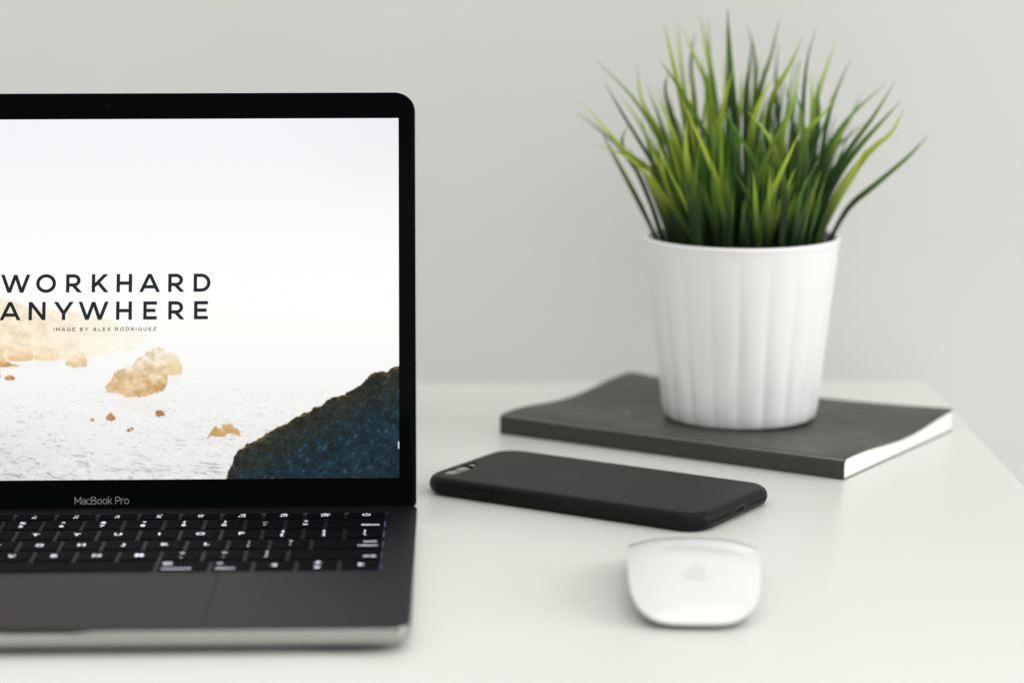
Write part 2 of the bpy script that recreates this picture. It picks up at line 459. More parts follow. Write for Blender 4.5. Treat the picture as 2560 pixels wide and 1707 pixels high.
def legend(name, w, h):
    mb = MB()
    if name == ' ': return None
    if name in FICON:
        put(mb, FICON[name], 3.0, 0, .4, bold=.06); put(mb, name, 2.3, 0, -2.6, bold=.05)
    elif name == 'power':
        ringp = [arc(0, 0, 2.0, 2.0, 125, 415, 20), arc(0, 0, 1.5, 1.5, 125, 415, 20)]
        n_ = 21
        mb.add(([(x, y, 0) for x, y in ringp[0] + ringp[1]], [(i, i + 1, n_ + i + 1, n_ + i) for i in range(n_ - 1)]))
        mb.add(([(-.28, .3, 0), (.28, .3, 0), (.28, 2.4, 0), (-.28, 2.4, 0)], [(0, 1, 2, 3)]))
    elif name in UPPER:
        put(mb, UPPER[name], 4.3, 0, 1.6, bold=.06); put(mb, name, 4.7, 0, -4.6, bold=.06)
    elif len(name) == 1:
        put(mb, name, 5.4, 0, -1.9, bold=.07)
    elif name == 'left': mb.add(tri(0, 0, 1.9, 'l'))
    elif name == 'right': mb.add(tri(0, 0, 1.9, 'r'))
    elif name == 'updown': mb.add(tri(0, 3.9, 1.9, 'u')); mb.add(tri(0, -3.9, 1.9, 'd'))
    elif name in ('delete', 'return', 'shift_r'):
        put(mb, name.split('_')[0], 3.5, w / 2 - 2.0, -5.6, 'r', .04)
        if name == 'return': put(mb, 'enter', 3.0, w / 2 - 2.0, 1.6, 'r', .04)
    elif name in ('tab', 'caps lock', 'shift', 'esc', 'fn'):
        put(mb, name, 3.3, -w / 2 + 2.0, -5.4 if h > 10 else -1.1, 'l', .04)
    elif name in ('control', 'alt', 'cmd', 'cmd_r', 'alt_r'):
        right = name.endswith('_r')
        al, x = ('l', -w / 2 + 1.8) if right else ('r', w / 2 - 1.8)
        word = {'con': 'control', 'alt': 'option', 'cmd': 'command'}[name[:3]]
        put(mb, word, 3.3, x, -5.6, al, .04)
        if name[:3] == 'alt': put(mb, 'alt', 2.8, x, 2.8, al, .04)
        if name[:3] == 'con': put(mb, '^', 4.0, x, 1.4, al, .04)
        if name[:3] == 'cmd':
            sgn = 1 if right else -1
            cx, cy, q = x + sgn * 2.0, 3.9, .95
            for ax, ay in ((-1, -1), (1, -1), (1, 1), (-1, 1)):
                o1, o2 = arc(cx + ax * 1.05, cy + ay * 1.05, q, q, 0, 360, 14), arc(cx + ax * 1.05, cy + ay * 1.05, q - .38, q - .38, 0, 360, 14)
                mb.add(([(a, b, 0) for a, b in o1 + o2], [(i, i + 1, 15 + i + 1, 15 + i) for i in range(14)]))
    return mb.mesh('legend', smooth=False) if mb.v else None
for y, h, items in ROWS:
    x = -14.5 * U / 2
    for name, wu in items:
        w = wu * U - 2.0
        ko = obj('key', key_mesh(w, h), M_key, LAP, loc=(x + wu * U / 2, y, KZ))
        lm = legend(name, w, h)
        if lm: obj('legend', lm, M_legend, ko, loc=(0, 0, .02))
        x += wu * U
# backlight that leaks out round the right-hand keys
for y, h, items in ROWS[1:]:
    obj('backlight_leak', mesh('backlight_leak', [(14.5 * U / 2 - .95, y - h * .35, WZ + .06), (14.5 * U / 2 - .45, y - h * .35, WZ + .06), (14.5 * U / 2 - .45, y + h * .3, WZ + .06), (14.5 * U / 2 - .95, y + h * .3, WZ + .06)], [(0, 1, 2, 3)], smooth=False), M_leak, BASE)

# lid: local x right, z up along the lid, -y towards the viewer
TILT = 0.342
HB = 18.65
LT = 211.2
LB = 4.1
lid_loops = []
for ins, d in ((0.9, 0.0), (0.35, 0.0), (0.06, 0.18), (0.0, 0.5), (0.0, 2.2), (0.5, 3.4), (1.8, 4.3), (4.5, 4.8), (12, 5.0)):
    hx, hy = HXB - .3 - ins, (LT - LB) / 2 - ins
    lid_loops.append([(x, d, z) for x, z in rrect_tb(hx, hy, max(10.5 - ins, 1), max(3.2 - ins, .6), 12, 0, (LT + LB) / 2)])
lv, lf = loft(lid_loops, False, True)
LID = obj('lid', mesh('lid', lv, lf, sharp=40), M_edge, LAP, loc=(0, -1.4, 5.9), rot=(-TILT, 0, 0))
LID.data.materials.clear(); LID.data.materials.append(M_edge); LID.data.materials.append(M_alu)
ring_n = len(lid_loops[0])
for i, pgn in enumerate(LID.data.polygons):
    pgn.material_index = 0 if i < ring_n * 3 else 1
gv = loft([[(x, d, z) for x, z in rrect_tb(HXB - .3 - i, (LT - LB) / 2 - i, 10.1, 2.8, 12, 0, (LT + LB) / 2)] for i, d in ((.38, .4), (.38, -.02), (.55, -.10))][::-1], True, False)
gv = ([p for p in gv[0]], [tuple(reversed(f)) for f in gv[1]])
obj('bezel_glass', mesh('bezel_glass', *gv, sharp=30), M_glass, LID)
# webcam
cw = [[(r * math.cos(a * math.pi / 10), y, LT - 6.4 + r * math.sin(a * math.pi / 10)) for a in range(20)] for r, y in ((.8, -.104), (.0, -.106))]
obj('webcam', mesh('webcam', *loft([cw[1], cw[0]], False, False)), mat('webcam_lens', (.002, .0025, .004), .1, spec=.03), LID)

# ---- the picture on the display, painted on a fine mesh (screen millimetres, origin lower left)
SW, SH = 286.45, 179.0
NX, NY = 717, 449
rng = np.random.default_rng(5)
gx, gy = np.meshgrid(np.linspace(0, SW, NX), np.linspace(0, SH, NY))
def vnoise(X, Y, seed):
    r = np.random.default_rng(seed); T = r.random((256, 256))
    xi = np.floor(X).astype(int); yi = np.floor(Y).astype(int); fx = X - xi; fy = Y - yi
    fx = fx * fx * (3 - 2 * fx); fy = fy * fy * (3 - 2 * fy)
    g = lambda a, b: T[a % 256, b % 256]
    return (g(xi, yi) * (1 - fx) + g(xi + 1, yi) * fx) * (1 - fy) + (g(xi, yi + 1) * (1 - fx) + g(xi + 1, yi + 1) * fx) * fy
def fbm(X, Y, seed, o=4):
    s = 0; a = .5; t = 0
    for k in range(o):
        s = s + a * vnoise(X * 2 ** k, Y * 2 ** k, seed + k); t += a; a *= .5
    return s / t
def inpoly(P, X, Y):
    c = np.zeros(X.shape, bool); n = len(P)
    for i in range(n):
        x1, y1 = P[i]; x2, y2 = P[(i + 1) % n]
        if y1 == y2: continue
        c ^= ((y1 > Y) != (y2 > Y)) & (X < (x2 - x1) * (Y - y1) / (y2 - y1) + x1)
    return c
sstep = lambda a, b, x: (lambda t: t * t * (3 - 2 * t))(np.clip((x - a) / (b - a), 0, 1))
Q = lambda L: [(91.27 + .0896 * x + .0021 * y, 108.4 - .0917 * y - .00046 * x) for x, y in L]   # picture plan -> screen mm
col = np.zeros((NY, NX, 3))
def put_col(mask, c):
    global col
    m = np.clip(mask, 0, 1)[..., None]; col = col * (1 - m) + np.asarray(c) * m
c3 = lambda r, g, b: np.array([r, g, b]) / 255.0
# sky
t = sstep(95, 179, gy)[..., None]
col[:] = c3(254, 254, 252) * (1 - t) + c3(245, 245, 249) * t
edge = (sstep(225, 290, gx) * sstep(110, 185, gy))[..., None]
col = col * (1 - .025 * edge)
HOR = 71.5
# far hill haze to the right
hz = sstep(0, 6, (86 - (gx - 150) * .06) - gy) * sstep(150, 185, gx) * sstep(HOR - 1, HOR + 1, gy)
put_col(hz * .5, c3(252, 250, 246))
# sea
sea = sstep(HOR + 1.5, HOR - 1.5, gy)
depth = np.clip((HOR - gy) / HOR, 0, 1)
base = c3(253, 253, 252) * (1 - depth[..., None] ** 1.3) + c3(230, 231, 229) * depth[..., None] ** 1.3
leftd = sstep(150, 20, gx) * sstep(.35, 1, depth)
base = base * (1 - .13 * leftd[..., None])
col = col * (1 - sea[..., None]) + base * sea[..., None]
sc = 0.22 + .62 * depth
wx = gx + 3 * fbm(gx * .1, gy * .1, 70)
wy = gy + .16 * gx * 0
w1 = fbm(wx / (3.4 * sc), (wy + .18 * wx) / (1.0 * sc), 20, 4); w2 = fbm(wx / (8 * sc), (wy + .1 * wx) / (2.2 * sc), 40, 3)
thr = .68 - .13 * depth - .06 * leftd
dark = sstep(0, .14, w1 * .7 + w2 * .3 - thr) * sea * sstep(.04, .5, depth)
put_col(dark * (.10 + .62 * depth ** 1.4 * (.60 + 1.0 * leftd)), c3(120, 121, 116))
lite = sstep(.56, .68, fbm(wx / (2.6 * sc), (wy + .2 * wx) / (.8 * sc), 90, 3)) * sea * depth
put_col(lite * .5, c3(255, 255, 254))
# headland on the left (runs on beyond the frame)
head = Q([(-1100, 60), (-800, 20), (-500, 90), (-250, 140), (-60, 190), (0, 205), (60, 215), (150, 255), (300, 268), (420, 285), (560, 312), (690, 355), (760, 385), (800, 402), (806, 440), (740, 458), (735, 490), (650, 502), (560, 512), (545, 525), (470, 531), (310, 542), (180, 545), (100, 548), (0, 560), (-300, 600), (-700, 640), (-1100, 700)])
jx = gx + 1.6 * (fbm(gx * .35, gy * .35, 7) - .5); jy = gy + 1.6 * (fbm(gx * .35, gy * .35, 17) - .5)
m = inpoly(head, jx, jy).astype(float)
fade = sstep(168, 60, gx) * (0.35 + .65 * sstep(96, 62, gy))
hn = fbm(gx * .22, gy * .28, 31, 5); hn2 = fbm(gx * .6 + 8, gy * .5, 33, 4)
hc = c3(254, 246, 230)[None, None] * (1 - fade[..., None]) + c3(244, 222, 186)[None, None] * fade[..., None]
hc = np.clip(hc + ((hn - .5) * .22 + (hn2 - .5) * .14)[..., None] * (.25 + fade[..., None]), 0, 1)
m = m * (.55 + .45 * sstep(172, 120, gx))
put_col(m, hc)
# boulders at the foot of the headland
def rock(P, top, bot, seed, jit=.8, amp=.16):
    L = Q(P); ys = [b for a, b in L]; y0, y1 = min(ys), max(ys)
    X = gx + jit * 2 * (fbm(gx * .9, gy * .9, seed) - .5); Y = gy + jit * 2 * (fbm(gx * .9, gy * .9, seed + 50) - .5)
    mm = inpoly(L, X, Y).astype(float)
    tt = np.clip((gy - y0) / (y1 - y0), 0, 1)
    nz = fbm(gx * .30 + gy * .12, gy * .42, seed + 9, 4) - .5
    nz2 = fbm(gx * 1.3, gy * 1.1 + gx * .4, seed + 19, 3) - .5
    tt = np.clip(tt + nz * .8, 0, 1)[..., None]
    cc = np.clip(c3(*bot) * (1 - tt) + c3(*top) * tt + (nz * amp * 1.4 + nz2 * amp)[..., None], 0, 1)
    put_col(mm, cc)
    ref = inpoly([(a + .4, 2 * y0 - b * .4 - y0 * .6 - .2) for a, b in L], X, Y) & (mm < .5)
    put_col(ref * .05 * sea, c3(190, 165, 120))
rock([(-900, 480), (-700, 420), (-500, 470), (-380, 520), (-330, 590), (-700, 640), (-900, 640)], (246, 226, 190), (222, 176, 120), 201, 1.2)
rock([(-260, 500), (-120, 430), (-30, 450), (20, 500), (25, 545), (-200, 575), (-270, 560)], (248, 230, 198), (224, 182, 128), 203, 1.0)
rock([(35, 470), (90, 452), (150, 470), (185, 520), (175, 545), (100, 550), (35, 540)], (252, 236, 208), (238, 205, 160), 205, .6, .08)
rock([(190, 480), (240, 455), (300, 470), (318, 520), (305, 545), (230, 545), (190, 535)], (253, 242, 220), (242, 216, 176), 207, .6, .08)
rock([(355, 555), (375, 520), (420, 498), (450, 497), (470, 540), (468, 575), (400, 582), (358, 572)], (250, 238, 212), (228, 194, 140), 209, .5, .08)
rock([(0, 545), (40, 548), (70, 565), (120, 570), (40, 578), (-60, 580), (-60, 550)], (226, 180, 124), (198, 140, 80), 211, .4)
rock([(20, 640), (30, 628), (60, 620), (80, 632), (78, 648), (40, 650)], (206, 152, 96), (170, 112, 60), 213, .3)
rock([(-30, 610), (-5, 600), (8, 630), (-20, 650)], (206, 152, 96), (170, 112, 60), 214, .3)
rock([(895, 505), (935, 493), (960, 510), (992, 600), (985, 622), (910, 625), (895, 620)], (250, 242, 222), (236, 212, 160), 215, .5, .07)
rock([(566, 686), (572, 676), (598, 655), (625, 600), (720, 568), (738, 540), (800, 500), (830, 476), (860, 470), (882, 478), (900, 512), (905, 600), (908, 672), (890, 700), (832, 720), (800, 730), (770, 738), (680, 742), (640, 722), (580, 714), (575, 695)], (251, 244, 228), (212, 172, 118), 217, .9, .14)
rock([(570, 860), (575, 838), (596, 820), (618, 840), (623, 858), (600, 868)], (190, 150, 105), (158, 118, 76), 219, .25, .1)
rock([(488, 862), (495, 850), (508, 855), (505, 866), (494, 868)], (206, 160, 110), (180, 125, 75), 221, .2, .05)
rock([(838, 815), (858, 808), (880, 815), (892, 840), (850, 845), (838, 832)], (180, 144, 100), (152, 114, 76), 223, .25, .1)
rock([(683, 918), (694, 908), (706, 914), (702, 924), (686, 925)], (160, 124, 90), (130, 98, 70), 225, .15, .05)
rock([(702, 906), (712, 900), (722, 910), (714, 918)], (180, 120, 80), (150, 90, 60), 226, .15, .05)
rock([(1112, 968), (1135, 930), (1160, 893), (1180, 905), (1198, 905), (1200, 885), (1240, 880), (1262, 900), (1290, 915), (1300, 950), (1270, 938), (1225, 935), (1210, 950), (1170, 952), (1140, 945)], (218, 178, 122), (198, 152, 98), 227, .5, .10)
# dark mountain in the lower right corner
mt = Q([(1196, 1215), (1235, 1130), (1262, 1060), (1276, 1030), (1322, 1000), (1400, 962), (1500, 900), (1560, 872), (1640, 828), (1700, 800), (1755, 775), (1790, 745), (1850, 737), (1880, 720), (1950, 682), (1995, 630), (2040, 606), (2105, 606), (2130, 582), (2165, 574), (2260, 560), (2260, 1215)])
X = gx + 1.3 * (fbm(gx * .55, gy * .55, 301) - .5); Y = gy + 2.2 * (fbm(gx * .55, gy * .55, 351, 5) - .5)
mm = inpoly(mt, X, Y).astype(float)
# distance below ridge
rid = np.array(mt[:-2]); ry = np.interp(gx[0], rid[:, 0], rid[:, 1]); below = np.clip(ry[None, :] - gy, 0, 80)
mn = fbm(gx * .28 + gy * .1, gy * .28, 311, 5); mn2 = fbm(gx * .8 - gy * .35, gy * .75, 321, 4)
k = sstep(2, 26, below + (mn - .5) * 22)[..., None]
mc = c3(42, 44, 36) * (1 - k) + c3(24, 42, 52) * k
mc = mc * (0.35 + .75 * mn[..., None] + .6 * fbm(gx * 1.1 - gy * .5, gy * 1.0, 341, 3)[..., None])
streak = sstep(.58, .74, fbm((gx - gy * .6) * .8, (gy + gx * .25) * .3, 331, 4)) * sstep(.44, .62, mn2)
mc = mc + streak[..., None] * c3(24, 36, 44) * (.35 + .65 * k)
rimw = (sstep(3.0, .2, below) * sstep(.38, .62, mn2))[..., None]
mc = mc * (1 - rimw * .55) + c3(128, 96, 50) * rimw * .55
mc = mc + (sstep(.62, .75, mn2) * .10)[..., None] * c3(150, 150, 110)
put_col(mm, np.clip(mc, 0, 1))
put_col(((gx > SW - .8) & (gy > 14.2) & (gy < 17.6)).astype(float), c3(235, 235, 240))
cp = np.pad(col, ((1, 1), (1, 1), (0, 0)), 'edge')
col = .5 * col + .125 * (cp[:-2, 1:-1] + cp[2:, 1:-1] + cp[1:-1, :-2] + cp[1:-1, 2:])
lin = np.where(col <= .04045, col / 12.92, ((np.clip(col, 0, 1) + .055) / 1.055) ** 2.4)
vv = np.empty((NY, NX, 3)); vv[..., 0] = gx - SW / 2; vv[..., 1] = -.13; vv[..., 2] = gy + HB
me = bpy.data.meshes.new('screen')
ii = (np.arange(NY - 1)[:, None] * NX + np.arange(NX - 1)[None, :]).ravel()
quads = np.stack([ii, ii + 1, ii + 1 + NX, ii + NX], 1)
me.vertices.add(NX * NY); me.vertices.foreach_set('co', (vv * MM).ravel().astype(np.float32))
me.loops.add(quads.size); me.loops.foreach_set('vertex_index', quads.ravel().astype(np.int32))
me.polygons.add(len(quads)); me.polygons.foreach_set('loop_start', np.arange(0, quads.size, 4, dtype=np.int32))
ca = me.color_attributes.new('picture', 'FLOAT_COLOR', 'POINT')
rgba = np.ones((NX * NY, 4), np.float32); rgba[:, :3] = lin.reshape(-1, 3)
ca.data.foreach_set('color', rgba.ravel())
me.update(); me.validate()
M_screen = bpy.data.materials.new('display')
n, l = nodes(M_screen)
p = n['Principled BSDF']; p.inputs['Base Color'].default_value = (.003, .003, .003, 1); p.inputs['Roughness'].default_value = .07; p.inputs['Specular IOR Level'].default_value = .02
at = n.new('ShaderNodeAttribute'); at.attribute_name = 'picture'
l.new(at.outputs['Color'], p.inputs['Emission Color']); p.inputs['Emission Strength'].default_value = 1.0
M_screen.cycles.emission_sampling = 'NONE'
obj('screen', me, M_screen, LID)

# lettering on the picture and on the bezel
def lid_text(name, mb, m):
    # xy of the text -> x, z of the lid
    me_ = mesh(name, [(x, -.14 - z, y) for x, y, z in mb.v], mb.f, smooth=False)
    return obj(name, me_, m, LID)
tX = lambda u: -51.95 + .0896 * u
T1 = [('W', 10, 160), ('O', 197, 305), ('R', 360, 443), ('K', 500, 586), ('H', 635, 719), ('A', 763, 867), ('R', 916, 1001), ('D', 1055, 1147)]
T2 = [('A', 3, 108), ('N', 156, 248), ('Y', 298, 394), ('W', 431, 585), ('H', 631, 717), ('E', 779, 853), ('R', 915, 1000), ('E', 1055, 1131)]
for TT, y0, dx in ((T1, 92.05, .25), (T2, 78.4, .55)):
    for ch, a, b in TT:
        mb = MB(); stroke_text(mb, ch, tX(a) + dx, tX(b) + dx, y0, 9.05, .185, .003)
        lid_text('lettering', mb, M_text)
mb = MB(); s = 'IMAGE BY ALEX RODRIGUEZ'; capH, tt = 1.85, .17
wds = [(glyph(c, tt)[0] * capH * .95 if c != ' ' else .55) for c in s]
gap = (49.9 - sum(wds)) / (len(s) - 1); x = -25.1
for c, w in zip(s, wds):
    if c != ' ': stroke_text(mb, c, x, x + w, 72.85, capH, tt, .003)
    x += w + gap
lid_text('lettering', mb, M_text)
for o_ in [o for o in LID.children if o.name.startswith('lettering')]:
    for v_ in o_.data.vertices: v_.co.z += HB * MM
mb = MB(); s = 'MacBook Pro'; capH, tt = 3.62, .105
wds = [(glyph(c, tt)[0] * capH * (.86 if c == 'M' else .92 if c == 'B' else 1.0) * .93 if c != ' ' else 1.0) for c in s]
gap = (26.1 - sum(wds)) / (len(s) - 1); x = -13.3
for c, w in zip(s, wds):
    if c != ' ': stroke_text(mb, c, x, x + w, 0, capH, tt, .003)
    x += w + gap
mo = mesh('lettering', [(x, -.125 - z, y + HB - 11.8) for x, y, z in mb.v], mb.f, smooth=False)
obj('lettering', mo, M_print, LID)

# ------------------------------------------------------------------ apple-shaped mark (for the phone back and the mouse)
def mark_shape(s):
    """outline of a bitten apple and its leaf, height about 1.2 s"""
    body = []
    key = [(0, .40), (.14, .46), (.30, .49), (.44, .42), (.50, .33), (.40, .24), (.345, .08), (.38, -.08), (.50, -.18), (.43, -.36), (.32, -.50), (.22, -.56), (.10, -.53), (0, -.50), (-.10, -.53), (-.22, -.56), (-.34, -.48), (-.46, -.28), (-.52, -.02), (-.50, .20), (-.40, .40), (-.26, .48), (-.12, .46)]
    n_ = len(key)
    for i in range(n_):
        p0, p1, p2, p3 = (key[(i + k) % n_] for k in (-1, 0, 1, 2))
        for t_ in (0, .5):
            body.append(tuple(s * .5 * (2 * p1[a] + (p2[a] - p0[a]) * t_ + (2 * p0[a] - 5 * p1[a] + 4 * p2[a] - p3[a]) * t_ ** 2 + (3 * p1[a] - p0[a] - 3 * p2[a] + p3[a]) * t_ ** 3) for a in (0, 1)))
    leaf = [(s * a, s * b) for a, b in ((0, .50), (.02, .62), (.10, .72), (.22, .76), (.22, .64), (.14, .54))]
    return body, leaf

# ------------------------------------------------------------------ phone
PL, PW, PT = 163.0, 80.5, 9.2
PH_ANG = R(-32.2)
PHC = (42.8, 1255.2)
PH = thing('smartphone', 'black smartphone in a matt black case lying face down in front of the notebook', 'phone', (PHC[0], PHC[1], 0), PH_ANG)
prof = [(5.0, 0.0), (2.6, .35), (1.0, 1.4), (.2, 3.0), (0, 4.6), (.25, 6.2), (1.1, 7.8), (2.5, 8.85), (4.2, 9.15), (6.5, PT)]
# camera cut-out and flash window in the back of the case
CX, CY = -72.6, -19.5
cut = rrect(5.6, 11.6, 5.4, 8, CX, CY)
cut2 = rrect(3.0, 3.0, 2.9, 6, CX, CY + 15.6)
loops = [[(x, y, z) for x, y in rrect(PL / 2 - i, PW / 2 - i, 13.5 - i * .7, 14)] for i, z in prof]
mb = MB(); mb.add(loft(loops, True, False))
mb.add(plate([(x, y) for x, y, z in loops[-1]], [cut, cut2], PT))
for c_ in (cut, cut2):
    mb.add(wallring(c_, PT, PT - 1.3)); mb.add(([(x, y, PT - 1.3) for x, y in c_], [tuple(range(len(c_)))]))
CASE = obj('case', mb.mesh('case', sharp=50), M_case, PH)
lens = loft([[(x, y, z) for x, y in rrect(4.5 - i, 9.8 - i, 4.4 - i, 8, CX, CY)] for i, z in ((0, PT - 1.25), (0, PT - .45), (.4, PT - .3))])
LN = obj('camera_bump', mesh('camera_bump', *lens), M_steel, PH)
for dy in (-5.0, 5.0):
    lc = [[(CX + r * math.cos(a * math.pi / 12), CY + dy + r * math.sin(a * math.pi / 12), z) for a in range(24)] for r, z in ((3.4, PT - .299), (3.4, PT - .25), (2.8, PT - .22))]
    obj('lens', mesh('lens', *loft(lc)), M_lens, LN)
fl = [[(CX + r * math.cos(a * math.pi / 10), CY + 15.6 + r * math.sin(a * math.pi / 10), z) for a in range(20)] for r, z in ((2.4, PT - 1.29), (2.3, PT - .75), (1.7, PT - .65))]
obj('flash', mesh('flash', *loft(fl)), M_flash, PH)
def side_pill(name, cx, cz, L_, Hh, y, dep, m, parent, sgn):
    # pill on the long near side; lies in the x-z plane at local y
    lp = rrect(L_ / 2, Hh / 2, Hh / 2 - .01, 6, cx, cz)
    lo = rrect(L_ / 2 - .35, Hh / 2 - .35, Hh / 2 - .37, 6, cx, cz)
    v, f = loft([[(x, y + dep, z) for x, z in lp], [(x, y - dep * .3, z) for x, z in lp], [(x, y - dep, z) for x, z in lo]])
    return obj(name, mesh(name, v, [tuple(reversed(q)) for q in f] if sgn < 0 else f), m, parent)
side_pill('button_recess', -43.0, 4.6, 12.6, 3.4, -PW / 2, .06, M_hole, CASE, -1)
side_pill('power_button', -43.0, 4.6, 11.4, 2.4, -PW / 2 - .15, .45, M_case, PH, -1)
# bottom end: speaker holes and charging port
ex = PL / 2 + .06
def end_disc(name, cy, cz, ry, rz, m, parent, x=ex, n=12):
    v = [(x, cy + ry * math.cos(2 * math.pi * a / n), cz + rz * math.sin(2 * math.pi * a / n)) for a in range(n)]
    return obj(name, mesh(name, v, [tuple(range(n))], smooth=False), m, parent)
for sgn in (-1, 1):
    for k in range(8):
        end_disc('speaker_hole', sgn * (11.0 + k * 2.35), 4.5, .68, .8, M_hole, CASE)
lp = rrect(5.2, 1.9, 1.88, 6, 0, 4.5); li = rrect(4.6, 1.35, 1.33, 6, 0, 4.5)
v, f = loft([[(ex - .2, y, z) for y, z in lp], [(ex + .12, y, z) for y, z in lp], [(ex + .12, y, z) for y, z in li], [(ex + .02, y, z) for y, z in li]], False, False)
pr = obj('charging_port', mesh('charging_port', v, f), M_port, PH)
obj('port_opening', mesh('port_opening', [(ex + .03, y, z) for y, z in li], [tuple(range(len(li)))], smooth=False), M_hole, pr)
body, leaf = mark_shape(13.0)
lx, ly = -20.0, 0.0   # on the back, towards the camera end
mb = MB()
for P_ in (body, leaf):
    mb.add(plate([(lx - y, ly + x) for x, y in P_], [], PT + .05))
obj('embossed_mark', mb.mesh('embossed_mark', smooth=False), M_logo, CASE)

# ------------------------------------------------------------------ mouse
MO = thing('computer_mouse', 'low glossy white wireless mouse in front of the phone', 'mouse', (79.2, 1078.0, 0), R(-2.6))
ML, MW = 57.0, 28.6
def plan(a):
    c_, s_ = math.cos(a), math.sin(a); e = 4.0
    r = 1 / ((abs(c_)) ** e + (abs(s_)) ** e) ** (1 / e)
    return MW * r * c_, ML * r * s_
def zc(y): return 3.6 + 18.2 * (1 - (abs(y) / ML) ** 2.2)
def ze(y): return 2.8 + 14.8 * (1 - (abs(y) / ML) ** 2.0)
def ztop(x, y, rho):
    q = abs(x) / MW
    return ze(y) + (zc(y) - ze(y)) * (1 - q ** 2.6) * (1 - max(0, rho - .9) * 1.5)
NA = 96
rings = []
for rho in (0.02, .12, .25, .38, .5, .6, .7, .78, .85, .9, .94, .97, .99, 1.0):
    rings.append([(plan(2 * math.pi * k_ / NA)[0] * rho, plan(2 * math.pi * k_ / NA)[1] * rho) for k_ in range(NA)])
L = [[(x, y, ztop(x, y, r_)) for x, y in ring_] for ring_, r_ in zip(rings, (0.02, .12, .25, .38, .5, .6, .7, .78, .85, .9, .94, .97, .99, 1.0))]
L.append([(x * 1.0, y * 1.0, z - .9) for x, y, z in L[-1]])
L.append([(x * .985, y * .992, z - .35) for x, y, z in L[-1]])
v, f = loft(L[::-1], False, True)
obj('top_shell', mesh('top_shell', v, f, sharp=45), M_mouse, MO)
edge_ = [(x * .984, y * .991, ze(y) - 1.1) for x, y in rings[-1]]
B_ = [edge_, [(x * .965, y * .975, max(z - 2.0, 1.6)) for x, y, z in edge_], [(x * .88, y * .93, max(z * .42, 1.2)) for x, y, z in edge_], [(x * .76, y * .85, .9) for x, y, z in edge_]]
v, f = loft(B_[::-1], True, False)
obj('underside', mesh('underside', v, f, sharp=60), M_mouse_alu, MO)
for sx in (-1, 1):
    obj('glide_rail', mesh('glide_rail', *box(sx * 17 - 1.6, sx * 17 + 1.6, -42, 42, 0, 1.3, 1.5, .3)), M_rubber, MO)
body, leaf = mark_shape(9.0)
mb = MB()
for P_ in (body, leaf):
    vv_, ff_ = plate([(x + .6, y - 30) for x, y in P_], [], 0)
    mb.add(([(x, y, ztop(x, y, .5) + .12) for x, y, z in vv_], ff_))
obj('printed_mark', mb.mesh('printed_mark', smooth=False), M_mouse_logo, MO)

# ------------------------------------------------------------------ notebook
NS, NT = 213.5, 148.0
NANG = math.atan2(1290.5 - 1406.5, 174.8 + 6.9)
NB = thing('notebook', 'charcoal grey softcover notebook with cream pages lying under the plant pot', 'notebook', (-7.0, 1406.5, 0), NANG)
def nz(s, t):
    """top of the front cover; s along the spine, t away from it"""
    a = t / 148.0
    z = 10.7 - 1.9 * math.sin(math.pi * min(1, a * 1.05)) ** 2 * (1 if a < .96 else 1)
    e = abs(s / NS - .5) * 2
    z += (0.9 * math.sin(2 * math.pi * (a * 1.15 + .05)) + 0.6 * a * a) * e ** 2
    z -= 1.6 * (1 - e ** 2) * a ** 3
    z += .7 * math.exp(-((s - 16) / 16) ** 2) * math.sin(2 * math.pi * (a * 1.6 + .1))
    return z
NSg, NTg = 40, 44
T_ = 0.45
def sheet_rows(fun, s0, s1):
    v = []; nrow = 0
    for i in range(NSg + 1):
        s = s0 + (s1 - s0) * (.5 - .5 * math.cos(math.pi * i / NSg))
        prof_ = fun(s); nrow = len(prof_)
        v += [(s, t, z) for t, z in prof_]
    f = []
    for i in range(NSg):
        for j in range(nrow):
            k_ = (j + 1) % nrow
            f.append((i * nrow + j, i * nrow + k_, (i + 1) * nrow + k_, (i + 1) * nrow + j))
    f.append(tuple(range(nrow - 1, -1, -1))); f.append(tuple(NSg * nrow + j for j in range(nrow)))
    return v, [tuple(reversed(q)) for q in f]
def fore(s):
    # fore edge with rounded corners
    d = min(s, NS - s); r = 6.0
    return NT - (r - math.sqrt(max(0, r * r - (r - d) ** 2)) if d < r else 0)
def cover_prof(s):
    NT = fore(s)
    # closed C-shaped section: outside from the front cover's fore edge round the spine to the back cover, then inside back
    rc = lambda t: 1.0
    out = [(NT - NT * j / NTg, nz(s, NT - NT * j / NTg)) for j in range(NTg)]
    out[-1] = (NT / NTg, nz(s, NT / NTg))
    z0 = nz(s, 0)
    out += [(2.6, z0 - .05), (1.5, z0 - .35), (.6, z0 - 1.1), (.12, z0 - 2.2), (.0, z0 - 3.4), (.15, 5.0), (0, 2.0), (.1, .9), (.5, .15), (1.2, 0), (NT, 0)]
    inn = [(NT, T_), (1.3, T_), (.75, 1.2), (.7, 5.0), (.75, z0 - 3.4), (1.1, z0 - 1.8), (1.9, z0 - .9), (2.8, z0 - T_ - .05)]
    inn += [(NT * j / NTg, nz(s, NT * j / NTg) - T_) for j in range(1, NTg + 1)]
    return out + inn
v, f = sheet_rows(cover_prof, 0, NS)
obj('cover', mesh('cover', v, f, sharp=40), M_cover, NB)
def page_prof(s):
    NT = fore(s)
    top = [(NT - 1.2 - (NT - 2.4) * j / NTg, nz(s, NT - 1.2 - (NT - 2.4) * j / NTg) - T_ - .06) for j in range(NTg + 1)]
    return top + [(.95, 5.0), (1.4, T_ + .05), (NT - 1.2, T_ + .05)]
v, f = sheet_rows(page_prof, .7, NS - .7)
obj('pages', mesh('pages', v, f, sharp=40), M_page, NB)

# a pale scuff on the cover

